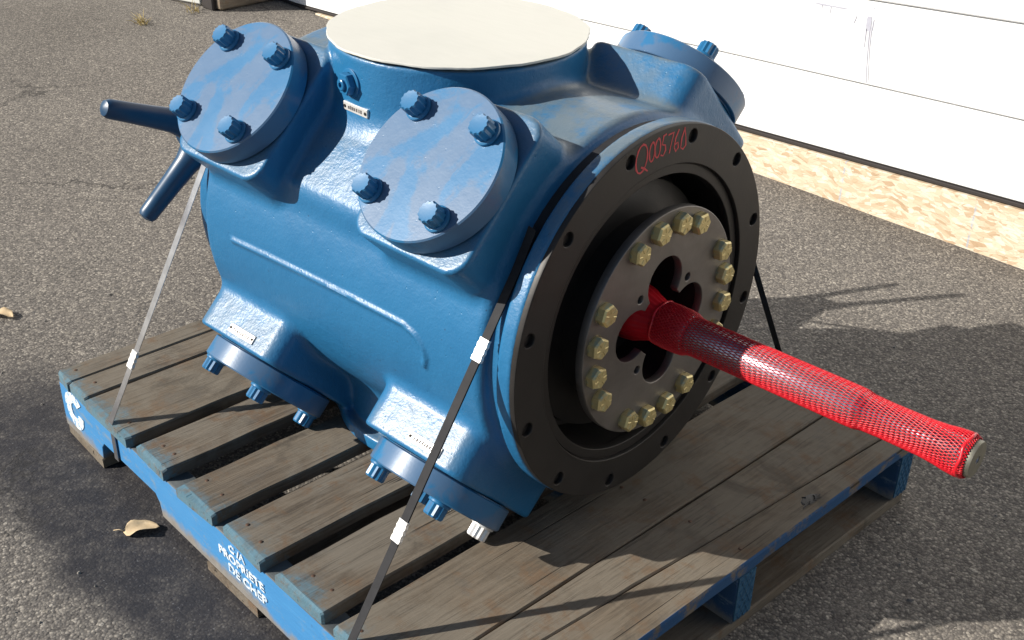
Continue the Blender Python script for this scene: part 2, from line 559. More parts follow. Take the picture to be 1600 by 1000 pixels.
def tube_bm(bm, pts, rad, seg=8, cap=True):
    pts = [Vector(p) for p in pts]
    if not hasattr(rad, '__len__'): rad = [rad] * len(pts)
    up = Vector((0, 0, 1))
    rings = []
    prev = None
    for i, p in enumerate(pts):
        tn = (pts[min(i + 1, len(pts) - 1)] - pts[max(i - 1, 0)]).normalized()
        a = prev if prev is not None else (up if abs(tn.z) < .9 else Vector((1, 0, 0)))
        s = (a - tn * a.dot(tn)).normalized()
        prev = s
        w = tn.cross(s)
        rings.append([bm.verts.new(p + (s * math.cos(2 * PI * k / seg) + w * math.sin(2 * PI * k / seg)) * rad[i]) for k in range(seg)])
    for a, b in zip(rings[:-1], rings[1:]):
        for k in range(seg):
            j = (k + 1) % seg
            bm.faces.new((a[k], a[j], b[j], b[k]))
    if cap:
        bm.faces.new(rings[0][::-1]); bm.faces.new(rings[-1])
    return bm

# ------------------------------------------------------------------ ground
gx = np.linspace(-45, 35, 41); gy = np.linspace(-35, 40, 41)
gv = [(x, y, 0) for y in gy for x in gx]
gf = [(j * 41 + i, j * 41 + i + 1, (j + 1) * 41 + i + 1, (j + 1) * 41 + i) for j in range(40) for i in range(40)]
g = mesh_obj('asphalt_ground', gv, gf, M_ASPHALT)
tag(g, 'coarse grey brown asphalt yard with a dark stained strip', None, None, 'structure')

# ------------------------------------------------------------------ garage door and strand board
WY = 2.18
def ztop_osb(x): return .112 + .046 * x
def seam(x, k): return (.338 + .045 * x) if k == 1 else (.56 + .06 * x + (k - 2) * .42)
door = empty('garage_door', (0, WY, 0))
tag(door, 'white sectional garage door with scuffs behind the blue compressor', 'garage door')
DX0, DX1 = -4.6, 3.2
def slab(name, lo, hi, mat, parent, y0, y1, x0=DX0, x1=DX1, nx=12, bev=.006):
    # sloping panel between lines lo(x) and hi(x), front face at y0 with eased long edges
    xs = np.linspace(x0, x1, nx)
    vs_, fs = [], []
    for x in xs:
        a, b = lo(x), hi(x)
        vs_ += [(x, y1, a), (x, y0 + bev, a), (x, y0, a + bev), (x, y0, b - bev), (x, y0 + bev, b), (x, y1, b)]
    for i in range(nx - 1):
        for k in range(6):
            fs.append((i * 6 + k, i * 6 + (k + 1) % 6, (i + 1) * 6 + (k + 1) % 6, (i + 1) * 6 + k))
    fs.append(tuple(range(6))); fs.append(tuple(range((nx - 1) * 6, nx * 6))[::-1])
    return mesh_obj(name, vs_, fs, mat, parent)
edges = [lambda x: max(ztop_osb(x) + .014, .012), lambda x: seam(x, 1), lambda x: seam(x, 2), lambda x: seam(x, 3), lambda x: seam(x, 4), lambda x: seam(x, 5)]
for k in range(5):
    slab('door_panel', (lambda f: lambda x: f(x) + .0022)(edges[k]), (lambda f: lambda x: f(x) - .0022)(edges[k + 1]), M_DOOR, door, 0, .045, bev=.003 if k < 2 else .004)
slab('bottom_seal', lambda x: max(ztop_osb(x), .0) + .003, lambda x: max(ztop_osb(x) + .0135, .0115), M_RUBBER, door, -.004, .04, bev=.002)
# scuffs and drips: thin dried paint on the panels
def drip(pts, w, name='paint_scuff'):
    vs_, fs = [], []
    for (x, z), ww in zip(pts, w):
        vs_ += [(x - ww / 2, -.0012, z), (x + ww / 2, -.0012, z)]
    vs_ += [(v[0], .001, v[2]) for v in vs_]
    n = len(pts)
    for i in range(n - 1):
        fs.append((2 * i, 2 * i + 1, 2 * i + 3, 2 * i + 2))
        for a, b in ((2 * i, 2 * i + 2), (2 * i + 1, 2 * i + 3)):
            fs.append((a, b, b + 2 * n, a + 2 * n))
    fs.append((0, 1, 1 + 2 * n, 2 * n)); fs.append((2 * n - 2, 2 * n - 1, 4 * n - 1, 4 * n - 2))
    return mesh_obj(name, vs_, fs, M_SCUFF, door)
drip([(.345, .540), (.345, .53), (.346, .512), (.347, .50)], [.010, .0165, .0155, .0115])
drip([(.351, .50), (.356, .45), (.362, .40), (.369, .362)], [.004, .0022, .0020, .0012])
drip([(.341, .505), (.342, .48), (.344, .455)], [.004, .003, .001])
drip([(.359, .535), (.358, .51), (.357, .50), (.361, .45), (.373, .366)], [.002, .0042, .0028, .0016, .001])
drip([(.306, .534), (.303, .522), (.300, .512)], [.001, .0032, .001])
drip([(.352, .566), (.353, .563), (.356, .561)], [.001, .005, .001])
def scuff_h(x0, x1, z0, z1, w):
    n = 9
    xs = np.linspace(x0, x1, n)
    vs_, fs = [], []
    for i, x in enumerate(xs):
        f = i / (n - 1)
        zz = z0 + (z1 - z0) * f
        hw = w * math.sin(PI * (.08 + .84 * f)) * (1 + .4 * math.sin(9 * f))
        vs_ += [(x, -.0012, zz - hw), (x, -.0012, zz + hw)]
    for i in range(n - 1):
        fs.append((2 * i, 2 * i + 2, 2 * i + 3, 2 * i + 1))
    return mesh_obj('paint_scuff', vs_, fs, M_SCUFF, door)
scuff_h(.168, .275, .541, .546, .0026)
drip([(.193, .540), (.194, .528)], [.003, .001])
drip([(.222, .541), (.223, .524)], [.003, .001])
drip([(.330, .150), (.332, .147)], [.016, .012])
# garage front above and beside the door
house = empty('garage_building', (0, WY, 0))
tag(house, 'pale sided garage front above and beside the white door', 'building')
bm = bmesh.new()
box_bm(bm, -9, DX0 - .01, .02, .30, 0, 3.0); box_bm(bm, DX1 + .01, 7, .02, .30, 0, 3.0); box_bm(bm, -9, 7, .02, .30, 3.002, 3.6)
box_bm(bm, DX0 - .008, DX1 + .008, .05, .30, 2.2, 3.0)
bm_obj('wall', bm, M_SIDING, house)
# strand board wedge
osb_o = slab('threshold_board', lambda x: -.02, lambda x: max(ztop_osb(x), -.015), M_OSB, None, WY - .012, WY + .03, x0=-2.3, x1=3.2, bev=.0015)
tag(osb_o, 'tapered strip of strand board along the foot of the garage door', 'board')

# ------------------------------------------------------------------ timber crate at the top left corner
crate = empty('timber_crate', (-2.64, 1.87, 0), R(4))
tag(crate, 'weathered timber crate with dark corner post by the garage door', 'crate')
bm = bmesh.new(); box_bm(bm, -.9, -.075, -.002, .02, .012, .62, Matrix(), .004); o = bm_obj('side_board', bm, M_PALE, crate); o['label'] = 'pale painted side board'
o.rotation_euler = (0, 0, R(14))
bm = bmesh.new(); box_bm(bm, -.06, .02, -.02, .06, .0, .66, Matrix(), .005); o = bm_obj('corner_post', bm, M_RUBBER, crate)
bm = bmesh.new(); box_bm(bm, .012, .055, .00, .74, .006, .105, Matrix(), .006); bm_obj('base_rail', bm, M_TIMBER, crate)
for k in range(4):
    bm = bmesh.new(); box_bm(bm, -.005, .02, .062, .72, .13 + k * .13, .25 + k * .13, Matrix(), .004); bm_obj('front_board', bm, M_TIMBER, crate)
bm = bmesh.new(); box_bm(bm, -.85, -.01, .70, .74, 0, .6, Matrix(), .004); bm_obj('rear_board', bm, M_TIMBER, crate)

# ------------------------------------------------------------------ pallet
ZP, PW, PL = .144, 1.06, 1.222
pallet = empty('wooden_pallet', (0, 0, 0))
tag(pallet, 'worn wooden pallet with bright blue painted side under the compressor', 'pallet')
def board(name, x0, x1, y0, y1, z0, z1, mat, jag=.004, taper=0.0, nseg=14, wob=.0016):
    """weathered plank along Y: slightly waney edges and ragged ends"""
    ys = np.concatenate([[y0, y0 + .007], np.linspace(y0, y1, nseg - 2)[1:-1], [y1 - .007, y1]])
    vs_, fs = [], []
    b = .0025
    a0, a1 = rng.uniform(-jag, jag), rng.uniform(-jag, jag)
    for i, y in enumerate(ys):
        dl, dr_ = rng.uniform(-wob, wob), rng.uniform(-wob, wob)
        xa, xb = (x0(y) if callable(x0) else x0) + dl, (x1(y) if callable(x1) else x1) + dr_
        ya = y + (a0 if i == 0 else a1 if i == nseg - 1 else 0)
        dz = rng.uniform(-.0008, .0008) - (rng.uniform(.0015, .0035) if i in (0, nseg - 1) else 0)
        skew = rng.uniform(-.003, .003) if i in (0, nseg - 1) else 0
        vs_ += [(xa, ya - skew, z0), (xb, ya + skew, z0), (xb, ya + skew, z1 - b + dz), (xb - b, ya + skew, z1 + dz), (xa + b, ya - skew, z1 + dz), (xa, ya - skew, z1 - b + dz)]
    for i in range(nseg - 1):
        for k in range(6):
            fs.append((i * 6 + k, i * 6 + (k + 1) % 6, (i + 1) * 6 + (k + 1) % 6, (i + 1) * 6 + k))
    fs.append(tuple(range(6))[::-1]); fs.append(tuple(range((nseg - 1) * 6, nseg * 6)))
    o = mesh_obj(name, vs_, fs, mat, pallet)
    return o
decks = [(0, .0535), (.0565, .1235), (.1305, .293), (.3235, .421), (.4755, .579), (.611, .7245), (.763, .8795), (.9125, 1.0655), (1.069, lambda y: 1.1165 + .062 * y), (lambda y: 1.1185 + .062 * y, 1.222)]
deck_objs = []
for i, (a, b) in enumerate(decks):
    o = board('deck_board', a, b, -.002, PW, .122, ZP, M_DECK, wob=.0009 if i in (0, 1, 7, 8, 9) else .0022)
    deck_objs.append(o)
deck_objs[-1]['label'] = 'split edge deck board with a knot hole'
# nails
nail_me = None
for i, (a, b) in enumerate(decks):
    a = a(.5) if callable(a) else a
    b = b(.5) if callable(b) else b
    for yc in (.022, .5625, 1.037):
        for fx in ((.5,) if b - a < .09 else (.28, .72)):
            bm = None
            if nail_me is None:
                bm = bmesh.new(); lathe_bm(bm, [(.0036, -.004), (.0036, .0002), (.0028, .0009), (0, .0011)], 10)
                o = bm_obj('nail', bm, M_NAIL, deck_objs[i], 40); nail_me = o.data
            else:
                o = link('nail', nail_me, None, deck_objs[i])
            o.location = (a + (b - a) * fx + rng.uniform(-.012, .012), yc + rng.uniform(-.014, .014) + (.012 if yc < .1 else 0), ZP)
# stringers with fork notches
def stringer(y0, y1, mat):
    zt, zb, nz = .1215, .0225, .064
    out = [(0, zt)]
    def notch(x0, x1):
        return [(x0, zb), (x0 + .004, nz - .014), (x0 + .016, nz), (x1 - .016, nz), (x1 - .004, nz - .014), (x1, zb)]
    out = [(.001, zt), (.001, zb)] + notch(.158, .385) + notch(.838, 1.065) + [(1.221, zb), (1.221, zt)]
    me = shape_mesh('stringer', [out], y1 - y0, .002, 1)
    me.transform(Matrix.Translation((0, (y0 + y1) / 2, 0)) @ Matrix.Rotation(PI / 2, 4, 'X'))
    return link('stringer', me, mat, pallet)
# (the material reads object coords: bake the rotation into the mesh)
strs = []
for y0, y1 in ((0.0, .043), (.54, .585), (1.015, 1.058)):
    o = stringer(y0, y1, M_STRINGER if y0 == 0 else M_STRINGER_SHADED)
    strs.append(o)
strs[0]['label'] = 'bright blue stringer with white lettering'
bots = [(.002, .158), (.535, .692), (1.085, 1.218)]
for a, b in bots:
    board('bottom_board', a, b, -.001, PW - .002, 0.001, .0222, M_BOTTOM, jag=.003)
# studded nail plates on stringer ends at the right
def nail_plate(y0, y1, z0, z1):
    x = 1.2235
    bm = bmesh.new()
    box_bm(bm, 1.2212, x, y0, y1, z0, z1)
    # crossing raised ribs
    w = .0016
    step = .0125
    L = (y1 - y0)
    for sgn in (1, -1):
        k = -12
        while k < 14:
            c0 = y0 + k * step
            # line y = c0 + sgn*(z-z0)*.55
            pts = []
            for zz in np.linspace(z0, z1, 13):
                yy = c0 + sgn * (zz - z0) * .55
                if y0 + w < yy < y1 - w: pts.append((yy, zz))
            if len(pts) >= 2:
                (ya, za), (yb, zb) = pts[0], pts[-1]
                vs_ = [bm.verts.new(p) for p in ((x, ya - w, za), (x, ya + w, za), (x + .0016, ya, za), (x, yb - w, zb), (x, yb + w, zb), (x + .0016, yb, zb))]
                for f in ((0, 3, 5, 2), (2, 5, 4, 1), (0, 2, 1), (3, 4, 5)):
                    bm.faces.new([vs_[i] for i in f])
            k += 1
    bmesh.ops.translate(bm, verts=bm.verts[:], vec=(0, 0, 0))
    return bm
for s_, (y0, y1) in zip(strs, ((.001, .042), (.541, .584), (1.016, 1.057))):
    o = bm_obj('nail_plate', nail_plate(y0, y1, .03, .119), M_NPLATE, s_)
# lettering on the blue stringer
def text_mesh(txt, size, extr=.0006):
    cu = bpy.data.curves.new('txt', 'FONT')
    cu.body = txt; cu.size = size; cu.extrude = extr; cu.offset = .0007
    cu.align_x = 'LEFT'
    o = bpy.data.objects.new('txt', cu); COL.objects.link(o)
    dg = bpy.context.evaluated_depsgraph_get()
    me = bpy.data.meshes.new_from_object(o.evaluated_get(dg))
    bpy.data.objects.remove(o)
    return me
for txt, x, z, sz, tilt in (('C /A', 0.622, .0985, .021, 2), ('PROPRIETE', 0.588, .0755, .0235, 1), ('DE CHEP', 0.614, .0515, .0245, 1)):
    me = text_mesh(txt, sz)
    me.transform(Matrix.Translation((x, -.0009, z)) @ Matrix.Rotation(R(-tilt), 4, 'Y') @ Matrix.Rotation(PI / 2, 4, 'X') @ Matrix.Diagonal((1.18, .92, 1, 1)))
    o = link('white_lettering', me, M_LETTER, strs[0])
# big C shaped emblem
outer, inner = [], []
for i in range(40):
    a = R(38) + (R(322) - R(38)) * i / 39
    k = 1 + .05 * math.sin(3 * a)
    outer.append((.0390 * math.cos(a) * k, .0395 * math.sin(a) * k))
    inner.append((.0145 * math.cos(a), .0165 * math.sin(a)))
emb = outer + [(.034, -.006), (.012, -.006), (.012, -.013)] + inner[::-1]
me = shape_mesh('white_emblem', [emb], .0012)
me.transform(Matrix.Translation((.060, -.0009, .082)) @ Matrix.Rotation(PI / 2, 4, 'X'))
link('white_emblem', me, M_LETTER, strs[0])
# splinters and a knot hole on the end plank
bm = bmesh.new()
for k in range(9):
    a = rng.uniform(0, 6.28); l = rng.uniform(.008, .024)
    tube_bm(bm, [(1.196 + .006 * math.cos(a), .76 + .012 * math.sin(a), ZP + .0003), (1.196 + (.006 + l * .3) * math.cos(a), .76 + (.012 + l) * math.sin(a), ZP + .0005)], [.0026, .0005], 5)
lathe_bm(bm, [(0, ZP + .0014), (.010, ZP + .0010), (.016, ZP - .002)], 12, Matrix.Translation((1.196, .76, 0)) @ Matrix.Diagonal((.8, 1.7, 1, 1)))
knot = bm_obj('knot_hole', bm, M_DARK, deck_objs[-1])

# ------------------------------------------------------------------ compressor frame
HC = .348
PSI = .0664
mach = empty('compressor', (.997, .537, ZP), PSI)
tag(mach, 'large blue cast iron compressor frame strapped down on the pallet', 'compressor')
TH = .8028
XA, XB, SB, DFACE, TCOV = -.1718, -.6131, .0653, .3959, .040
XC, YC, RC = -.4148, .009, .2079

def smin(a, b, k):
    h = np.maximum(k - np.abs(a - b), 0) / k
    return np.minimum(a, b) - h * h * k * .25
def smax(a, b, k): return -smin(-a, -b, k)
def cylx(x, y, z, rr, x0, x1, rd):
    q = np.sqrt(y * y + z * z) - (rr - rd)
    w = np.abs(x - (x0 + x1) / 2) - ((x1 - x0) / 2 - rd)
    return np.minimum(np.maximum(q, w), 0) + np.sqrt(np.maximum(q, 0) ** 2 + np.maximum(w, 0) ** 2) - rd
def rbox(a, b, c, ha, hb, hc, rd):
    qa, qb, qc = np.abs(a) - (ha - rd), np.abs(b) - (hb - rd), np.abs(c) - (hc - rd)
    return np.sqrt(np.maximum(qa, 0) ** 2 + np.maximum(qb, 0) ** 2 + np.maximum(qc, 0) ** 2) + np.minimum(np.maximum(qa, np.maximum(qb, qc)), 0) - rd
def rbox2(a, b, c, ha, hb, hc, rp, re):
    """box with big plan radius rp in (a,b) and small edge radius re along c"""
    qa, qb = np.abs(a) - (ha - rp), np.abs(b) - (hb - rp)
    d2 = np.sqrt(np.maximum(qa, 0) ** 2 + np.maximum(qb, 0) ** 2) + np.minimum(np.maximum(qa, qb), 0) - rp
    w = np.abs(c) - hc
    u_, v_ = d2 + re, w + re
    return np.minimum(np.maximum(u_, v_), 0) + np.sqrt(np.maximum(u_, 0) ** 2 + np.maximum(v_, 0) ** 2) - re
BEAD = [(-.636, .009), (-.54, .013), (-.437, .016), (-.32, .018), (-.215, .019), (-.188, .011), (-.172, -.004), (-.167, -.018), (-.172, -.034)]
def body_sdf(x, y, z):
    dd = cylx(x, y, z, .284, -.79, -.008, .020)
    dd = smin(np.maximum(dd, -(x + .72) * 0 - 9), cylx(x, y, z, .3005, -.722, -.0545, .016), .006)
    dd = np.where(x < -.735, smax(dd, cylx(x, y, z, .266, -.79, .2, .012), .004), dd)
    for sy in (-1, 1):
        for sz in (-1, 1):
            n = sy * y * math.sin(TH) + sz * z * math.cos(TH)
            tt = -sy * y * math.cos(TH) + sz * z * math.sin(TH)
            if sz > 0:
                slab_ = rbox(x - (XA + XB) / 2, tt, n - .18, .305, .105, .123, .03)
                dd = smin(dd, slab_, .022)
    # neck and bottom foot
    rn = np.sqrt((x - XC) ** 2 + (y - YC) ** 2)
    def cylz(rr, z0, z1, rd):
        q, w = rn - (rr - rd), np.abs(z - (z0 + z1) / 2) - ((z1 - z0) / 2 - rd)
        return np.minimum(np.maximum(q, w), 0) + np.sqrt(np.maximum(q, 0) ** 2 + np.maximum(w, 0) ** 2) - rd
    dd = smin(dd, cylz(RC - .004, .0, HC - .004, .004), .022)
    dd = smin(dd, cylz(.20, -HC + .012, -.1, .006), .03)
    dd = smin(dd, cylz(.222, -HC, -HC + .026, .005), .006)
    for sy in (-1, 1):
        for sz in (-1, 1):
            n = sy * y * math.sin(TH) + sz * z * math.cos(TH)
            tt = -sy * y * math.cos(TH) + sz * z * math.sin(TH)
            for xc in (XA, XB):
                # slightly drafted pad
                f = 1 + np.clip((DFACE - TCOV - n), 0, .2) * .12
                pad = rbox2((x - xc) / f, tt / f, n - .20, .1105, .121, DFACE - TCOV - .20, .034, .006)
                dd = smin(dd, pad, .016)
    # flange bell
    dd = smin(dd, cylx(x, y, z, .2985, -.030, -.0035, .004), .005)
    # bead on the side wall
    rr_ = .2995
    bd = None
    yy_ = y + np.sqrt(np.maximum(rr_ ** 2 - z * z, 0))
    for (xa, za), (xb, zb) in zip(BEAD[:-1], BEAD[1:]):
        px, pz = x - xa, z - za
        bx, bz = xb - xa, zb - za
        hh = np.clip((px * bx + pz * bz) / (bx * bx + bz * bz), 0, 1)
        q = np.sqrt((px - bx * hh) ** 2 + (pz - bz * hh) ** 2 + yy_ ** 2)
        bd = q if bd is None else np.minimum(bd, q)
    bd = bd - .0052
    near = (y < 0)
    dd = np.where(near, smin(dd, bd, .003), dd)
    # front cavity
    q = np.sqrt(y * y + z * z) - .2235
    dd = smax(dd, -np.maximum(q, -(x + .10)), .003)
    return dd

def surface_nets(f, lo, hi, h):
    nx, ny, nz = [int(math.ceil((b - a) / h)) + 1 for a, b in zip(lo, hi)]
    X = (lo[0] + h * np.arange(nx)).astype(np.float32)
    Y = (lo[1] + h * np.arange(ny)).astype(np.float32)
    Z = (lo[2] + h * np.arange(nz)).astype(np.float32)
    V = np.empty((nx, ny, nz), np.float32)
    st_ = 24
    for i in range(0, nx, st_):
        V[i:i + st_] = f(X[i:i + st_, None, None], Y[None, :, None], Z[None, None, :])
    I = V < 0
    cs = I[:-1, :-1, :-1].astype(np.int8)
    for dx in (0, 1):
        for dy in (0, 1):
            for dz in (0, 1):
                if dx + dy + dz:
                    cs = cs + I[dx:nx - 1 + dx, dy:ny - 1 + dy, dz:nz - 1 + dz]
    act = (cs > 0) & (cs < 8)
    ci = np.argwhere(act)
    idx = -np.ones(act.shape, np.int64)
    idx[act] = np.arange(len(ci))
    acc = np.zeros((len(ci), 3)); cnt = np.zeros(len(ci))
    corners = [(a, b, c) for a in (0, 1) for b in (0, 1) for c in (0, 1)]
    for a in corners:
        for ax in range(3):
            if a[ax]: continue
            b = list(a); b[ax] = 1
            va = V[ci[:, 0] + a[0], ci[:, 1] + a[1], ci[:, 2] + a[2]]
            vb = V[ci[:, 0] + b[0], ci[:, 1] + b[1], ci[:, 2] + b[2]]
            cr = (va < 0) != (vb < 0)
            tt = np.where(cr, va / np.where(cr, va - vb, 1), 0)
            p = np.tile(np.array(a, float), (len(ci), 1)); p[:, ax] += tt
            acc[cr] += p[cr]; cnt[cr] += 1
    verts = np.array(lo) + h * (ci + acc / cnt[:, None])
    quads = []
    for ax in range(3):
        o1, o2 = [(1, 2), (2, 0), (0, 1)][ax]
        sl = [slice(1, -1)] * 3
        A = [slice(1, -1)] * 3; B = [slice(1, -1)] * 3
        A[ax] = slice(0, -1); B[ax] = slice(1, None)
        a, b = I[tuple(A)], I[tuple(B)]
        e = np.argwhere(a != b)
        off = np.ones(3, int); off[ax] = 0
        e = e + off
        flip = I[e[:, 0], e[:, 1], e[:, 2]]
        q = []
        for d1, d2 in ((-1, -1), (0, -1), (0, 0), (-1, 0)):
            c = e.copy(); c[:, o1] += d1; c[:, o2] += d2
            q.append(idx[c[:, 0], c[:, 1], c[:, 2]])
        q = np.stack(q, 1)
        q[~flip] = q[~flip][:, ::-1]
        quads.append(q)
    return verts, np.concatenate(quads)

V_, Q_ = surface_nets(body_sdf, (-.82, -.44, -.365), (.012, .44, .365), .0040)
for it in range(2):     # pull vertices onto the surface
    e = 5e-4
    x, y, z = V_[:, 0], V_[:, 1], V_[:, 2]
    f0 = body_sdf(x, y, z)
    gr = np.stack([body_sdf(x + e, y, z) - f0, body_sdf(x, y + e, z) - f0, body_sdf(x, y, z + e) - f0], 1) / e
    stp = -(f0 / np.maximum((gr ** 2).sum(1), .3))[:, None] * gr
    ln = np.linalg.norm(stp, axis=1, keepdims=True)
    V_ = V_ + stp * np.minimum(1, .0015 / np.maximum(ln, 1e-9)) * .8
V_[:, 2] += HC
me = bpy.data.meshes.new('frame_casting')
me.vertices.add(len(V_)); me.vertices.foreach_set('co', V_.astype(np.float32).ravel())
me.loops.add(len(Q_) * 4); me.loops.foreach_set('vertex_index', Q_.astype(np.int32).ravel())
me.polygons.add(len(Q_))
me.polygons.foreach_set('loop_start', np.arange(0, len(Q_) * 4, 4, dtype=np.int32))
me.polygons.foreach_set('use_smooth', np.ones(len(Q_), bool))
me.update(calc_edges=True)
me.validate()
me.set_sharp_from_angle(angle=R(50))
me.materials.append(M_BLUE); me.materials.append(M_BLACK)
pc = V_[Q_].mean(1)
pr_ = np.hypot(pc[:, 1], pc[:, 2] - HC)
me.polygons.foreach_set('material_index', ((pc[:, 0] > -.0065) & (pr_ < .292) | (pr_ < .2245) & (pc[:, 0] > -.13)).astype(np.int32))
body = link('frame_casting', me, M_BLUE, mach)

AX = Matrix.Translation((0, 0, HC))                       # machine axis origin in machine space
RX = AX @ Matrix(((0, 0, 1, 0), (1, 0, 0, 0), (0, 1, 0, 0), (0, 0, 0, 1)))   # local z -> +x, local x -> y, local y -> z

# -- mounting flange: ring with 12 holes, machined step
PH0 = 1.3221
hol = [circ(.2785 * math.cos(PH0 - k * PI / 6), .2785 * math.sin(PH0 - k * PI / 6), .0105, 20) for k in range(12)]
fm = shape_mesh('mounting_flange', [circ(0, 0, .2972, 128), circ(0, 0, .2385, 112)] + hol, .0145, .0012, 1)
fm.transform(RX @ Matrix.Translation((0, 0, -.0030)))
flange = link('mounting_flange', fm, M_BLACK, mach)
flange['label'] = 'black machined flange ring with twelve bolt holes'
sm_ = shape_mesh('spigot_ring', [circ(0, 0, .2368, 112), circ(0, 0, .2215, 112)], .018, .0012, 1)
sm_.transform(RX @ Matrix.Translation((0, 0, -.0112)))
link('spigot_ring', sm_, M_BLACK, mach)
# hole floors so they read as drilled bores
bm = bmesh.new()
lathe_bm(bm, [(.2222, -.018), (.2222, -.096), (.205, -.096), (.200, -.050), (.176, -.044), (.150, -.040), (.146, -.012), (.150, .0118), (.11, .0118), (.11, -.075), (0, -.075)], 96, RX)
o = bm_obj('rotor_hub', bm, M_BLACK, mach, 35)

# -- coupling plate with clover opening
def clover(n=240):
    pts = []
    cr_, rho = .0660, .0405
    for i in range(n):
        a = 2 * PI * i / n
        rr_ = .0535
        for t0 in (88, -1, -86, 179):
            q = R((math.degrees(a) - t0 + 180) % 360 - 180)
            if abs(math.sin(q)) * cr_ < rho and math.cos(q) > 0:
                rr_ = max(rr_, cr_ * math.cos(q) + math.sqrt(rho ** 2 - (cr_ * math.sin(q)) ** 2))
        pts.append((rr_ * math.cos(a), rr_ * math.sin(a)))
    return pts
tabh = [circ(.0805 * math.cos(R(a)), .0805 * math.sin(R(a)), .0068, 16) for a in (42, 134, -128, -44)]
pm_ = shape_mesh('coupling_plate', [circ(0, 0, .1805, 128), clover()] + tabh, .014, .0012, 1)
pm_.transform(RX @ Matrix.Translation((0, 0, .0190)))
plate = link('coupling_plate', pm_, M_PLATE, mach)
plate['label'] = 'grey steel disc with clover shaped opening'
# hex head bolts
bm = bmesh.new()
hexr = .0172
prof = []
rings = []
for z_, k in ((0, 1), (.0112, 1), (.0140, .86)):
    rings.append([bm.verts.new((hexr * k * math.cos(PI / 3 * i), hexr * k * math.sin(PI / 3 * i), z_)) for i in range(6)])
for a, b in zip(rings[:-1], rings[1:]):
    for i in range(6):
        bm.faces.new((a[i], a[(i + 1) % 6], b[(i + 1) % 6], b[i]))
bm.faces.new(rings[-1])
for i in range(6):                                  # raised grade lines
    a = PI / 3 * i + PI / 6
    ca, sa = math.cos(a), math.sin(a)
    nx_, ny_ = -sa * .0008, ca * .0008
    r0, r1 = .0055, .0125
    vv = [bm.verts.new((r0 * ca + nx_, r0 * sa + ny_, .0140)), bm.verts.new((r1 * ca + nx_, r1 * sa + ny_, .0140)), bm.verts.new((r1 * ca - nx_, r1 * sa - ny_, .0140)), bm.verts.new((r0 * ca - nx_, r0 * sa - ny_, .0140)),
          bm.verts.new((r0 * ca, r0 * sa, .0149)), bm.verts.new((r1 * ca, r1 * sa, .0149))]
    for f in ((0, 1, 5, 4), (2, 3, 4, 5), (1, 2, 5), (3, 0, 4)):
        bm.faces.new([vv[j] for j in f])
lathe_bm(bm, [(.0170, .0006), (.0170, -.0004)], 20)
hexme = bm_obj('plate_bolt', bm, M_ZINC, plate)
PH1 = 2.0586
first = True
for k in (0, 1, 2, 3, 5, 6, 7, 8, 10, 11, 12, 13, 15, 16, 17, 18):
    a = PH1 - k * PI / 10
    mm = RX @ Matrix.Translation((.1578 * math.cos(a), .1578 * math.sin(a), .0262)) @ Matrix.Rotation(rng.uniform(0, 1.05), 4, 'Z')
    if first:
        hexme.matrix_local = mm; first = False
    else:
        o = link('plate_bolt', hexme.data, None, plate); o.matrix_local = mm
# -- shaft
def shaft_r(x):
    return np.interp(x, [.0, .03, .081, .084, .355, .362, .515], [.030, .030, .030, .0262, .0262, .0215, .0215])
bm = bmesh.new()
xs = [-.07, .03, .081, .084, .20, .355, .362, .44, .508, .5155]
lathe_bm(bm, [(shaft_r(x), x) for x in xs[:-1]] + [(.0205, .5155), (.0185, .5175), (0.005, .5175), (.0035, .512), (0, .512)], 40, RX)
shaft = bm_obj('drive_shaft', bm, M_SHAFT, mach, 35)
bm = bmesh.new()
lathe_bm(bm, [(.0228, .5085), (.0250, .5095), (.0256, .514), (.0245, .5182), (.006, .5188), (.004, .513), (0, .513)], 40, RX)
o = bm_obj('shaft_collar', bm, M_SHAFTEND, mach, 35)

# -- flange writing in red marker (strokes lie on the flange face)
def flange_pt(s_, rr_, ang0=1.6):
    a = ang0 - s_ / rr_
    return Vector((.0046, rr_ * math.cos(a), HC + rr_ * math.sin(a)))
strokes = []
def O(cx, w, h0, h1, n=14, open_=0):
    return [(cx + w * math.cos(2 * PI * i / n + 1.9), (h0 + h1) / 2 + (h1 - h0) / 2 * math.sin(2 * PI * i / n + 1.9)) for i in range(n + 1 - open_)]
strokes.append(O(-.0125, .0095, -.016, .014)); strokes.append([(-.013, -.010), (-.008, -.013), (-.001, -.019)])
strokes.append(O(.0045, .0045, -.011, .010)); strokes.append(O(.0138, .0045, -.010, .011))
strokes.append([(.0275, .012), (.0225, .011), (.0212, .002), (.0265, .0), (.0275, -.006), (.024, -.011), (.0195, -.009)])
strokes.append([(.0305, .010), (.040, .011), (.037, .0), (.0345, -.011)])
strokes.append([(.0490, .013), (.0440, .004), (.0425, -.006), (.0460, -.011), (.0500, -.007), (.0485, -.001), (.0440, -.003)])
strokes.append([(.0595, .013), (.0550, .002), (.0545, -.008), (.0590, -.010), (.0635, -.006), (.0625, .003), (.0590, .014)])
bm = bmesh.new()
for sgrp in strokes:
    P = [flange_pt(s_ * 1.36 - .030, .2735 + h_ * 1.35, R(91)) for s_, h_ in sgrp]
    w = .00135
    ring = []
    for i, p in enumerate(P):
        tn = (P[min(i + 1, len(P) - 1)] - P[max(i - 1, 0)]).normalized()
        nn = Vector((1, 0, 0)).cross(tn) * w * (1 + .35 * math.sin(i * 2.1))
        ring.append((bm.verts.new(p + nn), bm.verts.new(p - nn)))
    for a, b in zip(ring[:-1], ring[1:]):
        bm.faces.new((a[0], b[0], b[1], a[1]))
o = bm_obj('marker_writing', bm, M_MARK, flange)

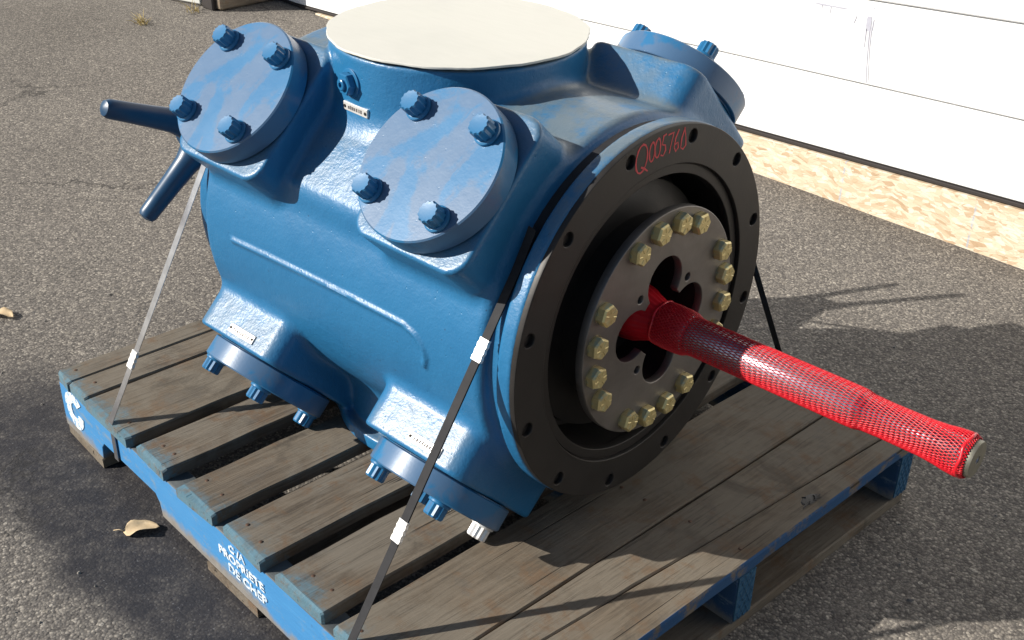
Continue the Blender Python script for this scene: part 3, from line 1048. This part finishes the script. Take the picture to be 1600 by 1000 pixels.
# -- valve covers with twelve-point bolts
def twelve_bm():
    bm = bmesh.new()
    lathe_bm(bm, [(.0185, -.001), (.0195, .002), (.0190, .0046), (.0165, .0062), (.0120, .0066)], 28)
    rings = []
    for z_, k in ((.0060, 1.0), (.0235, 1.0), (.0260, .90)):
        rr_ = []
        for i in range(24):
            rad = (.0163 if i % 2 == 0 else .0143) * k
            a = 2 * PI * i / 24
            rr_.append(bm.verts.new((rad * math.cos(a), rad * math.sin(a), z_)))
        rings.append(rr_)
    for a, b in zip(rings[:-1], rings[1:]):
        for i in range(24):
            bm.faces.new((a[i], a[(i + 1) % 24], b[(i + 1) % 24], b[i]))
    cc = [bm.verts.new((.0085 * math.cos(2 * PI * i / 24), .0085 * math.sin(2 * PI * i / 24), .0256)) for i in range(24)]
    for i in range(24):
        bm.faces.new((rings[-1][i], rings[-1][(i + 1) % 24], cc[(i + 1) % 24], cc[i]))
    bm.faces.new(cc)
    return bm
bolt_me = None
cov_me = None
RCOV = .1155
for sy, sz in ((-1, 1), (-1, -1), (1, 1), (1, -1)):
    n = Vector((0, sy * math.sin(TH), sz * math.cos(TH)))
    xd = Vector((1, 0, 0))
    tdir = n.cross(xd)
    for xc in (XA, XB):
        org = Vector((xc, 0, HC)) + n * (DFACE - TCOV)
        mm = Matrix((( xd.x, tdir.x, n.x, org.x), (xd.y, tdir.y, n.y, org.y), (xd.z, tdir.z, n.z, org.z), (0, 0, 0, 1)))
        if cov_me is None:
            bm = bmesh.new()
            lathe_bm(bm, [(0, .0012), (.108, .0012), (.1085, .0030), (RCOV - .0012, .0032), (RCOV, .0044), (RCOV, TCOV - .0022), (RCOV - .0022, TCOV), (0, TCOV)], 112)
            o = bm_obj('valve_cover', bm, M_BLUE_COVER, mach, 30); cov_me = o.data
        else:
            o = link('valve_cover', cov_me, None, mach)
        o.matrix_local = mm
        for a in (-1, 1):
            for b in (-1, 1):
                if bolt_me is None:
                    q = bm_obj('cover_bolt', twelve_bm(), M_BLUE_SMOOTH, o, 22); bolt_me = q.data
                else:
                    q = link('cover_bolt', bolt_me, None, o)
                if sy < 0 and sz < 0 and xc == XA and a > 0 and b < 0:
                    q.data = bolt_me.copy(); q.data.materials.clear(); q.data.materials.append(M_SEAL)
                    q['label'] = 'bare shiny metal bolt without paint'
                q.matrix_local = Matrix.Translation((a * SB, b * SB, TCOV)) @ Matrix.Rotation(rng.uniform(0, .5), 4, 'Z')
        if sy < 0 and sz < 0 and xc == XA:
            o['label'] = 'lower cover beside the flange'

# -- pipe plug and name plates
def tag_plate(name, cen, xdir, nrm, L, W, pad=0.0):
    xd = Vector(xdir).normalized(); nn = Vector(nrm).normalized(); yd = nn.cross(xd)
    mm = Matrix(((xd.x, yd.x, nn.x, cen[0]), (xd.y, yd.y, nn.y, cen[1]), (xd.z, yd.z, nn.z, cen[2]), (0, 0, 0, 1)))
    bm = bmesh.new()
    box_bm(bm, -L / 2, L / 2, -W / 2, W / 2, -.003, .0016, Matrix(), .0008)
    o = bm_obj(name, bm, M_TAG, mach); o.matrix_local = mm
    for sx_ in (-1, 1):
        bm = bmesh.new()
        lathe_bm(bm, [(.0026, .0014), (.0026, .0026), (0, .0034)], 10, Matrix.Translation((sx_ * (L / 2 - .0045), 0, 0)))
        q = bm_obj('drive_pin', bm, M_BLACK, o)
    bm = bmesh.new()
    x = -L / 2 + .012
    while x < L / 2 - .014:
        w = rng.uniform(.0022, .0042)
        box_bm(bm, x, x + w, -W * .22, W * .22 * rng.uniform(.5, 1), .0012, .0019)
        x += w + rng.uniform(.0012, .0028)
    q = bm_obj('stamped_marks', bm, M_TAGINK, o)
    q['kind'] = 'stuff'
    return o
va = math.atan2(-.19 - YC, -.4225 - XC)
def neck_pt(x, z, off=0):
    dx = x - XC
    y = YC - math.sqrt((RC - .004 + off) ** 2 - dx * dx)
    return Vector((x, y, HC + z)), Vector((dx, y - YC, 0)).normalized()
p, nn = neck_pt(-.428, .2625, .0005)
tag_plate('name_plate', p, Vector((0, 0, 1)).cross(nn), nn, .060, .0135)
p, nn = neck_pt(-.4385, .3010)
bm = bmesh.new()
mm = nn.to_track_quat('Z', 'Y').to_matrix().to_4x4(); mm.translation = p
lathe_bm(bm, [(.0225, -.004), (.0225, .0015), (.0205, .0025), (.0165, .0025)], 28)
hr = []
for z_, k in ((.002, 1), (.0125, 1), (.0145, .9)):
    hr.append([bm.verts.new((.0178 * k * math.cos(PI / 3 * i), .0178 * k * math.sin(PI / 3 * i), z_)) for i in range(6)])
for a, b in zip(hr[:-1], hr[1:]):
    for i in range(6): bm.faces.new((a[i], a[(i + 1) % 6], b[(i + 1) % 6], b[i]))
bm.faces.new(hr[-1])
lathe_bm(bm, [(.0088, .0142), (.0088, .0185), (.0075, .0195), (.0042, .0195), (.0042, .0150), (0, .0150)], 20)
o = bm_obj('pipe_plug', bm, M_BLUE_SMOOTH, mach, 30); o.matrix_local = mm
# plates on the lower pads
nl = Vector((0, -math.sin(TH), -math.cos(TH))); tl = Vector((0, -math.cos(TH), math.sin(TH)))
for xc, dxp in ((XA, .028), (XB, .016)):
    cen = Vector((xc + dxp, 0, HC)) + nl * .336 + tl * .1225
    tag_plate('name_plate', cen, (1, 0, 0), tl, .068, .0155)

# -- bars of the barring gear at the rear
def horn(x, hub, tip, flip=0):
    h_ = Vector((x, hub[0], hub[1] + HC)); t_ = Vector((x - .01, tip[0], tip[1] + HC))
    bm = bmesh.new()
    fr = [0, .10, .2, .30, .40, .60, .80, .95, .985, 1.0]
    rd = [q_ * (1 if flip == 0 else .55) for q_ in (.050, .044, .035, .027, .0215, .0190, .0175, .0165, .013, .004)]
    tube_bm(bm, [h_.lerp(t_, f) for f in fr], rd, 20)
    o = bm_obj('barring_handle', bm, M_NAVY, mach, 40)
    return o
hub = (-.195, .128)
for tp in ((-.392, .209), (-.346, -.004)):
    horn(-.825, hub, tp)
bm = bmesh.new()
lathe_bm(bm, [(0, -.06), (.050, -.06), (.055, -.055), (.055, .055), (0, .055)], 36)
o = bm_obj('handle_hub', bm, M_NAVY, mach, 30)
o.matrix_local = Matrix.Translation((-.81, hub[0], hub[1] + HC)) @ Matrix.Rotation(PI / 2, 4, 'Y')
horn(-.815, (.410, -.085), (.530, .104), 1)
horn(-.835, (.345, -.010), (.398, .252), 1)
bm = bmesh.new()
box_bm(bm, -.840, -.788, .12, .445, HC - .11, HC + .02, Matrix(), .008, 2)
bm_obj('handle_bracket', bm, M_NAVY, mach, 40)

# ------------------------------------------------------------------ round plywood cap on top
cap = empty('round_cover', (0, 0, 0))
capw = mach.matrix_basis
mw = Matrix.Translation((.997, .537, ZP)) @ Matrix.Rotation(PSI, 4, 'Z')
cap.matrix_world = mw @ Matrix.Translation((XC, YC, 2 * HC))
tag(cap, 'round cream plywood cover lying on top of the blue frame', 'cover')
outl = []
for i in range(160):
    a = 2 * PI * i / 160
    rr_ = RC + .0012 * math.sin(7 * a + 1) + .0009 * math.sin(17 * a) + rng.uniform(-.0006, .0006)
    if 200 < i < 210: rr_ -= .003
    outl.append((rr_ * math.cos(a), rr_ * math.sin(a)))
cm_ = shape_mesh('disc', [outl], .0036, .0005, 1)
cm_.transform(Matrix.Translation((0, 0, .0019)))
o = link('plywood_disc', cm_, M_CAP, cap)

# ------------------------------------------------------------------ red netting sleeve
sleeve = None
def net_r(x):
    return float(np.interp(x, [.024, .032, .045, .068, .079, .086, .095, .345, .358, .37, .395, .45, .472, .485, .50, .507, .512],
                              [.0300, .0328, .0336, .0332, .0320, .0284, .0272, .0272, .0268, .0243, .0235, .0240, .0258, .0280, .0292, .0285, .0262]))
def cell(x):      # length of one diamond along the shaft
    return float(np.interp(x, [.024, .085, .11, .34, .38, .46, .49, .512], [.0040, .0044, .0088, .0088, .0072, .0066, .0054, .0040]))
NS = 42
xs = [.024]
while xs[-1] < .512:
    xs.append(xs[-1] + cell(xs[-1]) / 4)
turn = np.concatenate([[0], np.cumsum([(b - a) / cell((a + b) / 2) for a, b in zip(xs[:-1], xs[1:])])]) * (2 * PI / NS) * .5
rad = np.array([net_r(x) for x in xs])
nxs = len(xs)
vs_, fs = [], []
for sgn in (-1, 1):
    for i in range(NS):
        base = len(vs_)
        a0 = 2 * PI * i / NS + sgn * .3
        for k in range(nxs):
            wob_ = .012 * math.sin(xs[k] * 31 + i * .7)
            a = a0 + sgn * turn[k] + wob_
            rr_ = rad[k] + .0006  + (.0004 if sgn > 0 else 0)
            tw = float(np.interp(xs[k], [.08, .11, .34, .40, .47, .5], [.00088, .00058, .00058, .00074, .00085, .00095])) / rr_
            for (da, dr_) in ((-tw, -.0003), (tw, -.0003), (0, .0009)):
                vs_.append((xs[k], (rr_ + dr_) * math.cos(a + da), HC + (rr_ + dr_) * math.sin(a + da)))
        for k in range(nxs - 1):
            for q in range(3):
                fs.append((base + k * 3 + q, base + k * 3 + (q + 1) % 3, base + (k + 1) * 3 + (q + 1) % 3, base + (k + 1) * 3 + q))
root_s = empty('netting_sleeve')
root_s.matrix_world = mw
tag(root_s, 'red plastic protective netting sleeve pulled over the drive shaft', 'sleeve')
o = mesh_obj('net_tube', vs_, fs, M_RED, root_s)
o.data.polygons.foreach_set('use_smooth', [True] * len(o.data.polygons))
# gathered rims of the sleeve
for xr, rr_, tr in ((.030, .0325, .0028), (.505, .0285, .0026)):
    bm = bmesh.new()
    pts = [(xr + .0012 * math.sin(5 * a), (rr_ + .0006 * math.sin(9 * a)) * math.cos(a), HC + (rr_ + .0006 * math.sin(9 * a)) * math.sin(a)) for a in np.linspace(0, 2 * PI, 49)]
    tube_bm(bm, pts, tr, 8)
    bm_obj('gathered_rim', bm, M_RED, root_s, 60)
# red packing seen inside the clover opening
bm = bmesh.new()
lathe_bm(bm, [(.040, -.045), (.046, -.030), (.043, -.008), (.038, .004), (.0316, .022), (.0320, .045), (.0316, .070), (.0306, .079), (.0275, .086)], 96, RX)
for v in bm.verts:
    a = math.atan2(v.co.z - HC, v.co.y)
    k_ = 1 + .022 * math.sin(24 * a)
    v.co.y *= k_; v.co.z = HC + (v.co.z - HC) * k_
o = bm_obj('gathered_end', bm, M_RED, root_s, 60)

# ------------------------------------------------------------------ steel straps
def ribbon(name, pts, widths, thick, mat, wdir, parent=None):
    P = [Vector(p) for p in pts]
    bm = bmesh.new()
    rings = []
    for i, p in enumerate(P):
        tn = (P[min(i + 1, len(P) - 1)] - P[max(i - 1, 0)]).normalized()
        w = Vector(wdir); w = (w - tn * w.dot(tn)).normalized()
        n = tn.cross(w)
        hw = widths / 2
        rings.append([bm.verts.new(p + w * a * hw + n * b * thick / 2) for a, b in ((-1, -1), (1, -1), (1, 1), (-1, 1))])
    for a, b in zip(rings[:-1], rings[1:]):
        for k in range(4):
            bm.faces.new((a[k], a[(k + 1) % 4], b[(k + 1) % 4], b[k]))
    bm.faces.new(rings[0][::-1]); bm.faces.new(rings[-1])
    return bm_obj(name, bm, mat, parent, 30)
def to_w(p): return mw @ Vector((p[0], p[1], p[2] + HC))
def strap_path(base_l, base_r, xl, rad_, nseg=26):
    """world-space points: floor side, left base, tangent arc over the axis, right base"""
    inv = mw.inverted()
    bl_ = inv @ Vector(base_l); br_ = inv @ Vector(base_r)
    bl_.z -= HC; br_.z -= HC
    def tang(b, side):
        dist = math.hypot(b.y, b.z)
        ang = math.atan2(b.z, b.y)
        off = math.acos(rad_ / dist)
        return ang - off if side < 0 else ang + off
    a0 = tang(bl_, -1); a1 = tang(br_, 1)
    if a0 < 0: a0 += 2 * PI
    arc = []
    for i in range(nseg + 1):
        a = a0 + (a1 - a0) * i / nseg
        arc.append(to_w((xl, rad_ * math.cos(a), rad_ * math.sin(a))))
    L = [Vector(base_l).lerp(arc[0], f) for f in np.linspace(0, 1, 8)[:-1]]
    Rr = [arc[-1].lerp(Vector(base_r), f) for f in np.linspace(0, 1, 8)[1:]]
    return L, arc, Rr
def make_strap(name, label, bx, xl, rad_, mat, seals, width=.0145, tail=True, far=None):
    bl_ = Vector((bx, -.0035, ZP + .001)); br_ = Vector((far if far else bx - .02, PW + .004, ZP + .001))
    L, arc, Rr = strap_path(bl_, br_, xl, rad_)
    under = [Vector((bx, -.0035, .062)), Vector((bx, -.0035, .10))]
    pts = under + L + arc + Rr + [Vector((br_.x, PW + .004, .08)), Vector((br_.x, PW + .004, .060))]
    o = ribbon(name, pts, width, .0011, mat, (1, 0, 0))
    tag(o, label, 'strap', 'steel straps over the compressor')
    # doubled run with free tail
    if tail:
        n = (arc[0] - L[0]).normalized()
        out = n.cross(Vector((1, 0, 0))).normalized()
        if out.y > 0: out = -out
        q = [L[0].lerp(arc[0], f) + out * .0016 for f in (.28, .5, .8, .93, 1.0)]
        q += [arc[0] + n * .04 + out * .004, arc[0] + n * .064 + out * .010 + Vector((.003, 0, 0))]
        ribbon('strap_tail', q, width, .0011, mat, (1, 0, 0), o)
    for f in seals:
        p = L[0].lerp(arc[0], f)
        n = (arc[0] - L[0]).normalized()
        out = n.cross(Vector((1, 0, 0))).normalized()
        if out.y > 0: out = -out
        bm = bmesh.new()
        zs = np.linspace(-.0165, .0165, 8)
        wds = [.0086, .0094, .0080, .0094, .0080, .0094, .0080, .0086]
        rings = []
        for z_, w in zip(zs, wds):
            rings.append([bm.verts.new(p + n * z_ + Vector((1, 0, 0)) * a * w + out * b) for a, b in ((-1, -.0022), (1, -.0022), (1, .0036), (-1, .0036))])
        for a, b in zip(rings[:-1], rings[1:]):
            for k in range(4): bm.faces.new((a[k], a[(k + 1) % 4], b[(k + 1) % 4], b[k]))
        bm.faces.new(rings[0][::-1]); bm.faces.new(rings[-1])
        bm_obj('crimp_seal', bm, M_SEAL, o)
    return o
make_strap('steel_strap', 'black steel strap next to the black flange with two white crimp seals', .957, -.0430, .2880, M_STRAP, (.315, .80), far=.93)
make_strap('steel_strap', 'shiny grey steel strap around the rear end of the compressor', .2315, -.7615, .2735, M_STRAP2, (.235,), tail=False, width=.0150, far=.19)

# ------------------------------------------------------------------ leaves and weeds
def leaf(loc, rz, L, W, label):
    bm = bmesh.new()
    nu, nv = 11, 7
    grid = []
    for i in range(nu):
        u_ = i / (nu - 1)
        w = W * (math.sin(PI * u_ ** .8) ** .75) * (1 + .10 * math.sin(13 * u_)) + .0006
        row = []
        for j in range(nv):
            v_ = j / (nv - 1) * 2 - 1
            z_ = .003 + .008 * abs(v_) ** 1.5 * math.sin(PI * u_) + .003 * math.sin(4 * u_ + v_) + .004 * u_ * u_ + .003 * math.sin(9 * u_) * v_
            row.append(bm.verts.new((L * (u_ - .5), w * v_ * .5, z_)))
        grid.append(row)
    for i in range(nu - 1):
        for j in range(nv - 1):
            bm.faces.new((grid[i][j], grid[i + 1][j], grid[i + 1][j + 1], grid[i][j + 1]))
    tube_bm(bm, [(-L * .5, 0, .004), (-L * .62, .003, .006), (-L * .78, .006, .003)], [.0011, .0009, .0008], 5)
    o = bm_obj('dead_leaf', bm, M_LEAF)
    sol = o.modifiers.new('t', 'SOLIDIFY'); sol.thickness = .0006
    for f in o.data.polygons: f.use_smooth = True
    o.location = loc; o.rotation_euler = (0, 0, rz)
    tag(o, label, 'leaf', 'dead leaves on the asphalt')
    return o
leaf((.372, -.036, .0015), R(58), .062, .036, 'curled tan dead leaf on the dark stained asphalt below the pallet')
leaf((-.537, .092, .0015), R(20), .055, .034, 'tan dead leaf on clean asphalt at the left edge')
def weeds(loc, n, label):
    bm = bmesh.new()
    for k in range(n):
        a = rng.uniform(0, 6.28); l = rng.uniform(.015, .045); b = rng.uniform(.01, .04)
        x0, y0 = rng.uniform(-.03, .03), rng.uniform(-.02, .02)
        tube_bm(bm, [(x0, y0, -.002), (x0 + b * .5 * math.cos(a), y0 + b * .5 * math.sin(a), l * .6), (x0 + b * 1.4 * math.cos(a), y0 + b * 1.4 * math.sin(a), l)], [.0018, .0014, .0004], 4)
    o = bm_obj('dry_weed', bm, M_WEED)
    o.location = loc
    tag(o, label, 'weed', 'dry weeds in the asphalt')
weeds((-2.62, 1.52, 0), 26, 'lone tuft of dry yellow weed left of the crate')
weeds((-2.66, 1.78, 0), 14, 'thin dry weed at the foot of the crate')

# loose grit and crumbs of stone on the asphalt round the pallet
gvs, gfs = [], []
for k in range(420):
    x, y = rng.uniform(-1.2, 1.6), rng.uniform(-.45, 1.6)
    if -.01 < x < 1.235 and -.01 < y < 1.07: continue
    a = rng.uniform(.0016, .0042) if k % 9 else rng.uniform(.004, .007)
    b = len(gvs)
    ph = rng.uniform(0, 6.28)
    for i in range(5):
        q = ph + i * 1.2566
        rr_ = a * rng.uniform(.7, 1.15)
        gvs.append((x + rr_ * math.cos(q), y + rr_ * math.sin(q), -.0004))
    for i in range(5):
        q = ph + i * 1.2566 + .3
        rr_ = a * rng.uniform(.4, .7)
        gvs.append((x + rr_ * math.cos(q), y + rr_ * math.sin(q), a * rng.uniform(.5, .9)))
    for i in range(5):
        gfs.append((b + i, b + (i + 1) % 5, b + 5 + (i + 1) % 5, b + 5 + i))
    gfs.append((b + 5, b + 6, b + 7, b + 8, b + 9))
t = NT('grit_stone')
t.set(color=t.mix(t.noise(14, 2), (.09, .082, .075), (.34, .31, .27)), rough=.9)
gr = mesh_obj('loose_grit', gvs, gfs, t.m)
tag(gr, 'loose grit and stone crumbs scattered on the asphalt', None, None, 'stuff')
